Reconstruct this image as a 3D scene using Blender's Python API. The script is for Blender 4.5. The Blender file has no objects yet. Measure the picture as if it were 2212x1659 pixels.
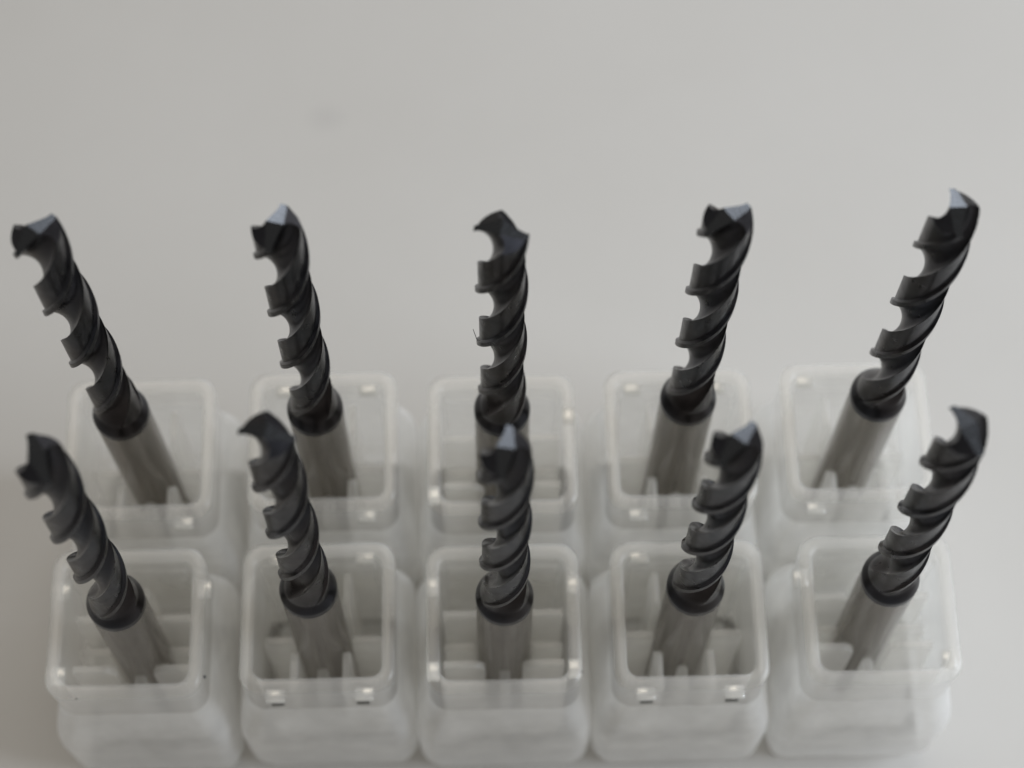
import bpy, bmesh, math, random
from mathutils import Vector, Matrix, noise as mnoise
random.seed(7)
S = 0.001                       # everything below is written in millimetres
sc = bpy.context.scene

# ------------------------------------------------------------ camera
C = Vector((-1.2354, -66.1669, 212.0924))
P, YAW, ROLL = 1.1568, -0.0287, 0.0077
fw = Vector((0, math.cos(P), -math.sin(P))); up = Vector((0, math.sin(P), math.cos(P))); rt = Vector((1, 0, 0))
Z = Matrix.Rotation(YAW, 3, 'Z'); fw, up, rt = Z @ fw, Z @ up, Z @ rt
c_, s_ = math.cos(ROLL), math.sin(ROLL)
rt, up = rt * c_ + up * s_, up * c_ - rt * s_
cam_d = bpy.data.cameras.new('camera'); cam = bpy.data.objects.new('camera', cam_d)
sc.collection.objects.link(cam)
m = Matrix((rt, up, -fw)).transposed().to_4x4(); m.translation = C * S
cam.matrix_world = m
cam_d.sensor_width = 36; cam_d.lens = 4455.4 / 2212 * 36
cam_d.clip_start = 0.005; cam_d.clip_end = 20
cam_d.dof.use_dof = True; cam_d.dof.focus_distance = 0.2035; cam_d.dof.aperture_fstop = 17.0
sc.camera = cam

# ------------------------------------------------------------ world, lamps, exposure
w = bpy.data.worlds.new('World'); sc.world = w; w.use_nodes = True
bg = w.node_tree.nodes['Background']; bg.inputs[0].default_value = (1.0, 0.95, 0.88, 1); bg.inputs[1].default_value = 0.28

def area(name, loc, target, sx, sy, power, col):
    d = bpy.data.lights.new(name, 'AREA'); d.shape = 'RECTANGLE'; d.size = sx; d.size_y = sy
    d.energy = power; d.color = col
    o = bpy.data.objects.new(name, d); sc.collection.objects.link(o)
    o.location = loc
    o.rotation_euler = (Vector(target) - Vector(loc)).to_track_quat('-Z', 'Y').to_euler()
    return o
area('window_light', (0.42, 1.42, 0.47), (0, 0, 0), 1.10, 0.32, 7.5, (0.88, 0.93, 1.0))
area('added_side_light', (0.40, -0.03, 0.27), (0.02, 0, 0), 0.26, 0.22, 1.75, (0.84, 0.91, 1.0))  # near light added for the brightness falloff across the desk, not a window
area('ceiling_lamp', (-0.03, 0.60, 1.36), (0, 0, 0), 0.80, 0.40, 2.6, (1.0, 0.90, 0.76))
sc.view_settings.view_transform = 'Standard'; sc.view_settings.look = 'None'
sc.view_settings.exposure = 0.14; sc.view_settings.gamma = 1
sc.render.engine = 'CYCLES'
sc.cycles.use_denoising = True
sc.cycles.max_bounces = 26; sc.cycles.transparent_max_bounces = 32; sc.cycles.diffuse_bounces = 14
sc.cycles.caustics_reflective = True; sc.cycles.caustics_refractive = False; sc.cycles.blur_glossy = 0.6; sc.cycles.sample_clamp_indirect = 6

# ------------------------------------------------------------ helpers
def put(name, me, mat, parent=None):
    o = bpy.data.objects.new(name, me); sc.collection.objects.link(o)
    if mat and not me.materials: me.materials.append(mat)
    if parent: o.parent = parent
    return o
def to_mesh(name, bm, mat, ang=32):
    bmesh.ops.recalc_face_normals(bm, faces=bm.faces[:])
    bmesh.ops.scale(bm, vec=(S, S, S), verts=bm.verts[:])
    me = bpy.data.meshes.new(name); bm.to_mesh(me); bm.free()
    for p in me.polygons: p.use_smooth = True
    me.set_sharp_from_angle(angle=math.radians(ang))
    me.materials.append(mat)
    return me
def loft(bm, rings, close_start=False, close_end=False):
    R = [[bm.verts.new(p) for p in r] for r in rings]
    n = len(R[0])
    for a, b in zip(R[:-1], R[1:]):
        for i in range(n):
            bm.faces.new((a[i], a[(i + 1) % n], b[(i + 1) % n], b[i]))
    if close_start: bm.faces.new(R[0][::-1])
    if close_end: bm.faces.new(R[-1])
    return R
def rrect(h, r, z, n=7, hy=None):
    hy = h if hy is None else hy; pts = []
    for cx, cy, a0 in ((h - r, hy - r, 0), (-h + r, hy - r, 90), (-h + r, -hy + r, 180), (h - r, -hy + r, 270)):
        for k in range(n + 1):
            a = math.radians(a0 + 90 * k / n)
            pts.append((cx + r * math.cos(a), cy + r * math.sin(a), z))
    return pts
def smooth(t): t = max(0, min(1, t)); return t * t * (3 - 2 * t)

# ------------------------------------------------------------ materials
def new_mat(name):
    m = bpy.data.materials.new(name); m.use_nodes = True
    nt = m.node_tree; return m, nt, nt.nodes['Principled BSDF'], nt.nodes['Material Output']
def noise(nt, scale, detail=3, vec_scale=None, rough=.5):
    tc = nt.nodes.new('ShaderNodeTexCoord'); n = nt.nodes.new('ShaderNodeTexNoise')
    n.inputs['Scale'].default_value = scale; n.inputs['Detail'].default_value = detail; n.inputs['Roughness'].default_value = rough
    if vec_scale:
        mp = nt.nodes.new('ShaderNodeMapping'); mp.inputs['Scale'].default_value = vec_scale
        nt.links.new(tc.outputs['Object'], mp.inputs[0]); nt.links.new(mp.outputs[0], n.inputs['Vector'])
    else: nt.links.new(tc.outputs['Object'], n.inputs['Vector'])
    return n
def ramp(nt, src, stops):
    r = nt.nodes.new('ShaderNodeValToRGB')
    while len(r.color_ramp.elements) < len(stops): r.color_ramp.elements.new(.5)
    for e, (p, c) in zip(r.color_ramp.elements, stops):
        e.position = p; e.color = (c, c, c, 1) if isinstance(c, float) else (*c, 1)
    nt.links.new(src, r.inputs[0]); return r

def coating():
    m, nt, b, out = new_mat('dark_hard_coating')
    n1 = noise(nt, 260, 4); r1 = ramp(nt, n1.outputs[0], [(.35, (.026, .0258, .028)), (.65, (.042, .0415, .045))])
    n4 = noise(nt, 110, 2); r4 = ramp(nt, n4.outputs[0], [(.38, (1.12, 1.0, .92)), (.62, (.92, .99, 1.10))])
    mt = nt.nodes.new('ShaderNodeMix'); mt.data_type = 'RGBA'; mt.blend_type = 'MULTIPLY'; mt.inputs[0].default_value = 1
    nt.links.new(r1.outputs[0], mt.inputs[6]); nt.links.new(r4.outputs[0], mt.inputs[7]); nt.links.new(mt.outputs[2], b.inputs['Base Color'])
    b.inputs['Metallic'].default_value = 1
    n2 = noise(nt, 900, 3); r2 = ramp(nt, n2.outputs[0], [(.3, .26), (.7, .38)])
    nt.links.new(r2.outputs[0], b.inputs['Roughness'])
    n3 = noise(nt, 700, 2, (1, 1, 9)); bu = nt.nodes.new('ShaderNodeBump')
    bu.inputs['Strength'].default_value = .22; bu.inputs['Distance'].default_value = 2e-5
    nt.links.new(n3.outputs[0], bu.inputs['Height']); nt.links.new(bu.outputs[0], b.inputs['Normal'])
    return m
def ground_point():
    m, nt, b, out = new_mat('ground_point_facets')
    b.inputs['Base Color'].default_value = (.058, .061, .066, 1); b.inputs['Metallic'].default_value = 1
    n2 = noise(nt, 1200, 2, (6, 1, 1)); r2 = ramp(nt, n2.outputs[0], [(.3, .20), (.7, .30)])
    nt.links.new(r2.outputs[0], b.inputs['Roughness'])
    return m
def carbide():
    m, nt, b, out = new_mat('bare_carbide')
    n1 = noise(nt, 1300, 4, (1, 1, .06)); r1 = ramp(nt, n1.outputs[0], [(.3, (.18, .163, .143)), (.7, (.26, .24, .215))])
    nt.links.new(r1.outputs[0], b.inputs['Base Color'])
    b.inputs['Metallic'].default_value = .9; b.inputs['Roughness'].default_value = .26
    n3 = noise(nt, 500, 2, (.3, .3, 14)); bu = nt.nodes.new('ShaderNodeBump')
    bu.inputs['Strength'].default_value = .5; bu.inputs['Distance'].default_value = 1e-5
    nt.links.new(n3.outputs[0], bu.inputs['Height']); nt.links.new(bu.outputs[0], b.inputs['Normal'])
    return m
def plastic(name, opac, col, rough, gloss=.5):
    """thin frosted polypropylene: part straight-through, part scattered both ways, a weak glossy skin"""
    m, nt, b, out = new_mat(name); nt.nodes.remove(b)
    N = nt.nodes.new; L = nt.links.new
    tr = N('ShaderNodeBsdfTransparent'); tr.inputs[0].default_value = (.995, .993, .985, 1)
    df = N('ShaderNodeBsdfDiffuse'); df.inputs[0].default_value = (*col, 1)
    tl = N('ShaderNodeBsdfTranslucent'); tl.inputs[0].default_value = (*col, 1)
    sm = N('ShaderNodeMixShader'); sm.inputs[0].default_value = .5; L(df.outputs[0], sm.inputs[1]); L(tl.outputs[0], sm.inputs[2])
    n1 = noise(nt, 160, 3); mr = N('ShaderNodeMapRange')
    mr.inputs[3].default_value = opac * .8; mr.inputs[4].default_value = opac * 1.2; mr.inputs[1].default_value = .3; mr.inputs[2].default_value = .7
    L(n1.outputs[0], mr.inputs[0])
    mx = N('ShaderNodeMixShader'); L(mr.outputs[0], mx.inputs[0]); L(tr.outputs[0], mx.inputs[1]); L(sm.outputs[0], mx.inputs[2])
    gl = N('ShaderNodeBsdfGlossy'); gl.inputs['Roughness'].default_value = rough; gl.inputs[0].default_value = (1, 1, 1, 1)
    fr = N('ShaderNodeLayerWeight'); pw = N('ShaderNodeMath'); pw.operation = 'POWER'; pw.inputs[1].default_value = 4.0; L(fr.outputs['Facing'], pw.inputs[0])
    mm = N('ShaderNodeMath'); mm.operation = 'MULTIPLY_ADD'; mm.use_clamp = True; mm.inputs[1].default_value = .5; mm.inputs[2].default_value = .035 * gloss; L(pw.outputs[0], mm.inputs[0])
    n2 = noise(nt, 420, 2); bu = N('ShaderNodeBump'); bu.inputs['Strength'].default_value = .12; bu.inputs['Distance'].default_value = 4e-5
    L(n2.outputs[0], bu.inputs['Height']); L(bu.outputs[0], gl.inputs['Normal'])
    m2 = N('ShaderNodeMixShader'); L(mm.outputs[0], m2.inputs[0]); L(mx.outputs[0], m2.inputs[1]); L(gl.outputs[0], m2.inputs[2])
    L(m2.outputs[0], out.inputs[0]); return m
M_coat, M_point, M_carb = coating(), ground_point(), carbide()
M_wall = plastic('frosted_plastic', .12, (.985, .985, .97), .30, .8)
M_body = plastic('frosted_plastic_thick_body', .72, (.985, .985, .975), .34, .8)
M_neck = plastic('frosted_plastic_neck', .36, (.985, .985, .975), .32, .8)
M_rim = plastic('frosted_plastic_thick_rim', .17, (.98, .98, .97), .28, .9)
M_ins = plastic('frosted_plastic_partition', .28, (.975, .97, .955), .30, .8)
M_nub = plastic('clear_plastic_catch', .6, (.96, .96, .93), .15, 8.0)
m, nt, b, out = new_mat('dark_grit'); b.inputs['Base Color'].default_value = (.03, .03, .035, 1); b.inputs['Roughness'].default_value = .8; M_dark = m
m, nt, b, out = new_mat('slot_shade_colour'); b.inputs['Base Color'].default_value = (.07, .068, .06, 1); b.inputs['Roughness'].default_value = .6; M_slot_shade = m  # dark colour holds the shade inside the wall openings

# ------------------------------------------------------------ table sheet
m, nt, b, out = new_mat('white_desk_surface'); M_table = m
N = nt.nodes.new; L = nt.links.new
n1 = noise(nt, 14, 5, None, .6); r1 = ramp(nt, n1.outputs[0], [(.3, (.535, .522, .497)), (.7, (.57, .558, .536))])
tc = N('ShaderNodeTexCoord')
def smudge(prev, loc, rad, strength):
    mp = N('ShaderNodeMapping'); mp.vector_type = 'TEXTURE'; mp.inputs['Location'].default_value = [v * S for v in loc]
    mp.inputs['Scale'].default_value = [v * S for v in rad]
    L(tc.outputs['Object'], mp.inputs[0]); g = N('ShaderNodeTexGradient'); g.gradient_type = 'SPHERICAL'; L(mp.outputs[0], g.inputs[0])
    mu = N('ShaderNodeMath'); mu.operation = 'MULTIPLY'; mu.inputs[1].default_value = strength; L(g.outputs[1], mu.inputs[0])
    mx = N('ShaderNodeMix'); mx.data_type = 'RGBA'; L(mu.outputs[0], mx.inputs[0]); L(prev, mx.inputs[6]); mx.inputs[7].default_value = (.35, .34, .34, 1)
    return mx.outputs[2]
TABLE_Z = -30.5
def ray(px, py, z):                     # pixel of a 2212-wide picture -> point on a level (used once, for layout numbers)
    d = fw + rt * ((px - 1106) / 4455.4) - up * ((py - 829.5) / 4455.4)
    return C + d * ((z - C.z) / d.z)
q = ray(705, 255, TABLE_Z)
colr = smudge(r1.outputs[0], (q.x, q.y, 0), (3.4, 2.6, 3), .22)
L(colr, b.inputs['Base Color']); b.inputs['Roughness'].default_value = .45
b.inputs['Specular IOR Level'].default_value = .35
bm = bmesh.new()
for x, y in ((-900, -500), (900, -500), (900, 900), (-900, 900)): bm.verts.new((x, y, 0))
bm.faces.new(bm.verts[:])
r = bmesh.ops.extrude_face_region(bm, geom=bm.faces[:]); bmesh.ops.translate(bm, vec=(0, 0, -18), verts=[v for v in r['geom'] if isinstance(v, bmesh.types.BMVert)])
table = put('table', to_mesh('table', bm, M_table), None); table.location = (0, 0, TABLE_Z * S)
table['kind'] = 'structure'; table['label'] = 'plain white matt desk top under the drill boxes'

# ------------------------------------------------------------ drill meshes (z counted from the box rim)
ZC, ZT, LEAD, RB, RS = 8.3, 50.3, 23.6, 2.52, 3.0
Z_BOT = -26.0
def section():
    half = []                           # (x, y, circle angle) counter-clockwise
    for k in range(17):                 # relieved land from heel to the step
        a = -88 + (88 - 15) * k / 16; half.append((.88 * math.cos(math.radians(a)), .88 * math.sin(math.radians(a)), a))
    for a in (-13, -11): half.append(((.88 + .12 * (1 if a == -11 else .35)) * math.cos(math.radians(a)), (.88 + .12 * (1 if a == -11 else .35)) * math.sin(math.radians(a)), a))
    for a in (-6, -1): half.append((math.cos(math.radians(a)), math.sin(math.radians(a)), a))
    A, c1, c2, B = (.995, .06), (.62, -.18), (-.42, .50), (-.03, .88)
    for k in range(24):
        t = k / 24; u = 1 - t
        x = u**3 * A[0] + 3 * u*u*t * c1[0] + 3 * u*t*t * c2[0] + t**3 * B[0]
        y = u**3 * A[1] + 3 * u*u*t * c1[1] + 3 * u*t*t * c2[1] + t**3 * B[1]
        half.append((x, y, 3 + 89 * t))
    return half + [(-x, -y, a + 180) for x, y, a in half]
SEC = section(); assert len(SEC) == 90, len(SEC)
def noise_v(p): return mnoise.noise(Vector(p))
def ring(z):
    d = z - ZC
    s = 1 - smooth((d - 1.2) / 4.6)                        # flute run-out towards the collar
    R = RS if d < 1.0 else RS + (RB - RS) * min(1, (d - 1.0) / 1.1)
    tw = 2 * math.pi * z / LEAD; out = []
    for i, (x, y, a) in enumerate(SEC):
        j = i % 45
        if (j <= 1 or 17 <= j <= 20) and s < .5:
            q = 1 + (.012 if j <= 1 else .007) * (noise_v((z * 2.6, j < 2, i // 45 * 9)) + .6 * noise_v((z * 7, 4 + (j < 2), i // 45 * 9)))
            x, y = x * q, y * q
        ca, sa = math.cos(math.radians(a)), math.sin(math.radians(a))
        X = R * (x * (1 - s) + ca * s); Y = R * (y * (1 - s) + sa * s)
        out.append((X * math.cos(tw) - Y * math.sin(tw), X * math.sin(tw) + Y * math.cos(tw), z))
    return out
def zs(a, b, step):
    n = max(1, round((b - a) / step)); return [a + (b - a) * k / n for k in range(n + 1)]
Z_COL, Z_PT = ZC + 2.7, ZT - 3.4
bm = bmesh.new()
loft(bm, [[(p[0] * .985, p[1] * .985, p[2]) for p in ring(ZC)]] + [ring(z) for z in zs(ZC + .04, Z_COL, .2)])
me_collar = to_mesh('collar', bm, M_coat, 35)
bm = bmesh.new(); loft(bm, [ring(z) for z in zs(Z_COL, Z_PT, .3)]); me_flutes = to_mesh('fluted_body', bm, M_coat, 35)
bm = bmesh.new(); loft(bm, [ring(z) for z in zs(Z_PT, ZT + 1, .2)], False, True)
tw = Matrix.Rotation(2 * math.pi * ZT / LEAD, 3, 'Z')
def plane(a, b, off, mi):                    # z <= ZT - x tan a + (y + off) tan b  in the lip frame
    for sg in (1, -1):
        n = Vector((sg * math.tan(math.radians(a)), -sg * math.tan(math.radians(b)), 1)); n.normalize()
        co = tw @ Vector((0, -sg * off, 0)) + Vector((0, 0, ZT))
        r = bmesh.ops.bisect_plane(bm, geom=bm.verts[:] + bm.edges[:] + bm.faces[:], plane_co=co, plane_no=tw @ n, clear_outer=True, dist=1e-5)
        ed = [e for e in r['geom_cut'] if isinstance(e, bmesh.types.BMEdge)]
        fs = bmesh.ops.contextual_create(bm, geom=ed)['faces']
        for f in fs: f.material_index = mi
plane(22, 9, 0, 1); plane(17, 34, .62, 0)
bmesh.ops.triangulate(bm, faces=[f for f in bm.faces if len(f.verts) > 4])
me_point = to_mesh('point', bm, M_coat, 20); me_point.materials.append(M_point)
n = 64
def circ(r, z): return [(r * math.cos(2 * math.pi * k / n), r * math.sin(2 * math.pi * k / n), z) for k in range(n)]
bm = bmesh.new(); loft(bm, [circ(2.5, Z_BOT), circ(2.97, Z_BOT + .5)] + [circ(2.97, z) for z in zs(Z_BOT + 1, ZC + .02, 4)], True, True)
me_shank = to_mesh('shank', bm, M_carb)

# ------------------------------------------------------------ box meshes
BODY, NECK, INNER = 9.9, 8.15, 6.85
Z_SH, Z_BB = -7.5, -26.6
def g(h, r, z): return rrect(h, r, z)
bm = bmesh.new()
loft(bm, [g(8.7, 1.6, TABLE_Z), g(9.0, 1.8, TABLE_Z + .2), g(9.05, 1.9, Z_BB), g(9.45, 2.2, Z_BB + .2), g(BODY - .05, 2.5, Z_BB + .8), g(BODY, 2.3, -17.5),
          g(BODY - .06, 2.3, -15.8), g(BODY - .22, 2.3, -14.5), g(BODY - .48, 2.3, -13.2), g(BODY - .82, 2.3, -11.9), g(BODY - 1.15, 2.3, -10.7), g(BODY - 1.45, 2.25, -9.4), g(BODY - 1.62, 2.2, -8.4), g(NECK + .05, 2.2, Z_SH)], True, False)
me_body = to_mesh('body', bm, M_body, 50)
bm = bmesh.new()
loft(bm, [g(NECK + .05, 2.2, Z_SH + .02), g(NECK, 2.2, -5), g(NECK + .1, 2.1, -1.3)])
me_neck = to_mesh('neck', bm, M_neck, 50)
bm = bmesh.new()                      # the inner pocket with its floor
loft(bm, [g(INNER, 1.5, -1.3), g(INNER - .05, 1.4, -9), g(INNER - .25, 1.2, Z_BB + 1.6), g(INNER - .7, .9, Z_BB + 1.2)], False, True)
me_liner = to_mesh('pocket', bm, M_wall, 50); me_liner.materials.append(M_body)
for p in me_liner.polygons:
    if p.center.z < (Z_BB + 1.7) * S: p.material_index = 1
bm = bmesh.new()                      # rounded lip, a closed ring
prof = [(NECK + .1, -1.3), (NECK + .12, -.45), (NECK - .05, -.12), (NECK - .35, 0), (INNER + .35, 0), (INNER + .08, -.12), (INNER, -.45), (INNER, -1.3), (NECK + .1, -1.3)]
loft(bm, [g(h, 2.1 - (NECK - h) * .62, z) for h, z in prof])
bmesh.ops.remove_doubles(bm, verts=bm.verts[:], dist=1e-5)
me_lip = to_mesh('lip', bm, M_rim, 60)
def slab(x0, x1, y0, y1, z0, z1, bev=.35, rz=None):
    bm = bmesh.new(); bmesh.ops.create_cube(bm, size=1)
    for v in bm.verts: v.co = ((x0 + x1) / 2 + v.co.x * (x1 - x0), (y0 + y1) / 2 + v.co.y * (y1 - y0), (z0 + z1) / 2 + v.co.z * (z1 - z0))
    bmesh.ops.bevel(bm, geom=bm.edges[:], offset=bev, segments=2, affect='EDGES', profile=.5)
    return bm
def plate(sx, sy):                     # upright partition with a big rounded corner towards the shank
    xa, xb, z1 = 2.05, 6.6, -6.2
    bm = bmesh.new(); out = [(xb, Z_BB + 1.4), (xb, z1)]
    for k in range(8):
        a = math.radians(90 + 90 * k / 7); out.append((xa + 1.5 + 1.5 * math.cos(a), z1 - 1.5 + 1.5 * math.sin(a)))
    out.append((xa, Z_BB + 1.4))
    t = .42; rings = []
    for y, k in ((-t, .12), (-t + .14, 0), (t - .14, 0), (t, .12)):
        cx = (xa + xb) / 2; cz = (z1 + Z_BB) / 2
        rings.append([((cx + (x - cx) * (1 - k * .1)) * sx, 2.85 * sy + y, cz + (z - cz) * (1 - k * .1)) for x, z in out])
    loft(bm, rings, True, True); return to_mesh('partition', bm, M_ins, 40)
PL = [(sx, sy, plate(sx, sy)) for sx in (1, -1) for sy in (1, -1)]
RIB = []
for a in range(4):
    bm = slab(3.1, 6.6, -.55, .55, Z_BB + 1.4, -8.6 if a % 2 else -9.4, .3)
    bmesh.ops.rotate(bm, cent=(0, 0, 0), matrix=Matrix.Rotation(a * math.pi / 2, 3, 'Z'), verts=bm.verts[:])
    RIB.append(to_mesh('rib', bm, M_ins, 40))
CATCH = []
for sx in (1, -1):
    for sy in (1, -1):
        bm = slab(7.0, 8.4, sy * 4.75 - 1.0, sy * 4.75 + 1.0, -4.7, -3.9, .12)
        if sx < 0: bmesh.ops.rotate(bm, cent=(0, 0, 0), matrix=Matrix.Rotation(math.pi, 3, 'Z'), verts=bm.verts[:])
        CATCH.append(to_mesh('catch', bm, M_nub, 40))

SLOT_SHADE = []  # dark blocks on the wall in place of shaded openings under the catches
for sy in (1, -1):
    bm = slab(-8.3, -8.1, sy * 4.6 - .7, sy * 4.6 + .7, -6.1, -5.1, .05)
    SLOT_SHADE.append(to_mesh('slot_shade', bm, M_slot_shade, 40))
# ------------------------------------------------------------ layout
# box centre, shank axis at the collar, tip, helix phase (front row then back row)
data = [
    ((-40.45, .20), (-39.90, -.55), (-39.45, -.75), 1.65, 'B'), ((-19.95, .45), (-20.15, .40), (-20.20, 1.05), 2.65, 'A'), ((-.08, -.1), (.04, -.80), (.13, -1.0), 1.08, 'B'),
    ((19.85, -.1), (19.75, -.15), (19.90, -.6), .57, 'A'), ((40.4, .1), (39.95, .40), (39.55, .2), 1.66, 'B'),
    ((-40.1, 20.35), (-40.50, 20.53), (-41.30, 20.7), .58, 'A'), ((-19.75, 20.8), (-19.80, 20.6), (-19.90, 20.97), .98, 'A'), ((.15, 20.1), (.20, 20.13), (.19, 20.11), 2.60, 'B'),
    ((20.0, 20.35), (20.17, 21.0), (20.45, 21.0), .29, 'A'), ((39.85, 20.75), (40.60, 21.0), (40.95, 21.3), 1.26, 'A')]
drill_lab = [
    'dark coated twist drill, front row far left, cat-ear tip at the left',
    'dark coated twist drill, front row second from left, black hooked tip before a shank',
    'dark coated twist drill in the middle of the front row, bright triangular tip facet',
    'dark coated twist drill, front row second from right, its blurred tip two-lobed',
    'dark coated twist drill, front row far right, claw-shaped tip against the white desk',
    'dark coated twist drill, back row far left, flat arm at its tip reaching left',
    'dark coated twist drill, back row second from left, pale pointed facet above a dark tip',
    'dark coated twist drill in the middle of the back row with a hair-thin burr',
    'dark coated twist drill, back row second from right, two-lobed tip with a grey facet',
    'dark coated twist drill, back row far right, the highest tip of all']
where = ['front row, far left', 'front row, second from left', 'front row, middle', 'front row, second from right', 'front row, far right',
         'back row, far left', 'back row, second from left', 'back row, middle', 'back row, second from right', 'back row, far right']
boxes, drills = [], []
KEEP = [(0, 2, 3), (0, 1, 2, 3), (0, 1, 2, 3), (0, 2, 3), (1, 3), (2,), (0, 1, 2), (0, 2), (0, 1, 3), (0, 3)]   # wall catches kept only where a glint should show, the rest left out
for i, (bc, dc, tp, ph, kind) in enumerate(data):
    # --- box
    e = bpy.data.objects.new('plastic_box', None); sc.collection.objects.link(e); e.empty_display_size = .005
    e.location = (bc[0] * S, bc[1] * S, 0); e.rotation_euler = (0, 0, (math.pi / 2 if kind == 'A' else 0))
    e['category'] = 'box'; e['group'] = 'frosted plastic boxes holding the drills'
    e['label'] = 'open square frosted plastic box holding one drill, ' + where[i] 
    for nm, me, mt in (('body', me_body, M_wall), ('neck', me_neck, M_wall), ('lip', me_lip, M_rim), ('pocket', me_liner, M_wall)):
        put(nm, me, None, e)
    # drill axis
    b0 = Vector((dc[0], dc[1], ZC)); b1 = Vector((tp[0], tp[1], ZT)); ax = (b1 - b0).normalized()
    foot = b0 + ax * ((-10 - ZC) / ax.z)
    off = Vector((foot.x - bc[0], foot.y - bc[1], 0))
    off.rotate(Matrix.Rotation(-e.rotation_euler.z, 3, 'Z'))
    for sx, sy, me in PL:
        o = put('partition', me, None, e); o.location = (0 if abs(off.x) > 9 else 0, off.y * S, 0)
    for k, me in enumerate(RIB):
        o = put('rib', me, None, e); o.location = (0, off.y * S, 0) if k % 2 == 0 else (off.x * S, 0, 0)
    for k, me in enumerate(CATCH):
        if k not in KEEP[i]: continue
        o = put('catch', me, None, e)
        tx, ty = random.uniform(-3.5, 3.5), random.uniform(-3.5, 3.5)
        o.rotation_euler = (math.radians(tx) * .12, math.radians(ty) * .12, 0)
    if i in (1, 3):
        for me in SLOT_SHADE: put('slot_shade', me, None, e)
    boxes.append(e)
    # --- drill
    d = bpy.data.objects.new('twist_drill', None); sc.collection.objects.link(d); d.empty_display_size = .005
    rot = Vector((0, 0, 1)).rotation_difference(ax).to_matrix() @ Matrix.Rotation(ph + 2 * math.pi * 28 * (1 / 24 - 1 / LEAD), 3, 'Z')
    org = b0 - ax * ZC
    M4 = rot.to_4x4(); M4.translation = org * S; d.matrix_world = M4
    d['category'] = 'drill bit'; d['group'] = 'coated twist drills standing in boxes'; d['label'] = drill_lab[i]
    for nm, me in (('fluted_body', me_flutes), ('point', me_point), ('collar', me_collar), ('shank', me_shank)):
        put(nm, me, None, d)
    drills.append((d, M4))

# the hair-thin burr on the middle drill of the back row
bm = bmesh.new()
inv = drills[7][1].inverted()
pa, pb, pc = ray(1022, 711, 28.5), ray(1028, 728, 27.2), ray(1033, 740, 26.0)
pts = []
for k in range(9):
    t = k / 8; pts.append(inv @ ((pa * (1 - t)**2 + pb * 2 * t * (1 - t) + pc * t * t) * S) / S)
rings = []
for k, p in enumerate(pts):
    dr = (pts[min(k + 1, 8)] - pts[max(k - 1, 0)]).normalized(); a = dr.orthogonal().normalized(); b2 = dr.cross(a)
    r_ = .025 + .02 * k / 8
    rings.append([p + (a * math.cos(q2) + b2 * math.sin(q2)) * r_ for q2 in (0, 1.57, 3.14, 4.71)])
loft(bm, rings, True, True); put('burr', to_mesh('burr', bm, M_dark), None, drills[7][0])

# grit specks on the lips and one on a flute
def speck(parent, p, r):
    bm = bmesh.new(); bmesh.ops.create_icosphere(bm, subdivisions=1, radius=r)
    for v in bm.verts: v.co *= random.uniform(.75, 1.2)
    o = put('speck', to_mesh('speck', bm, M_dark), None, parent); o.location = Vector(p) * S
speck(boxes[0], (-4.9, -8.2, -.9), .13)
speck(boxes[0], (8.28, -5.6, -2.6), .2)
speck(boxes[2], (8.28, -5.6, -2.6), .2)
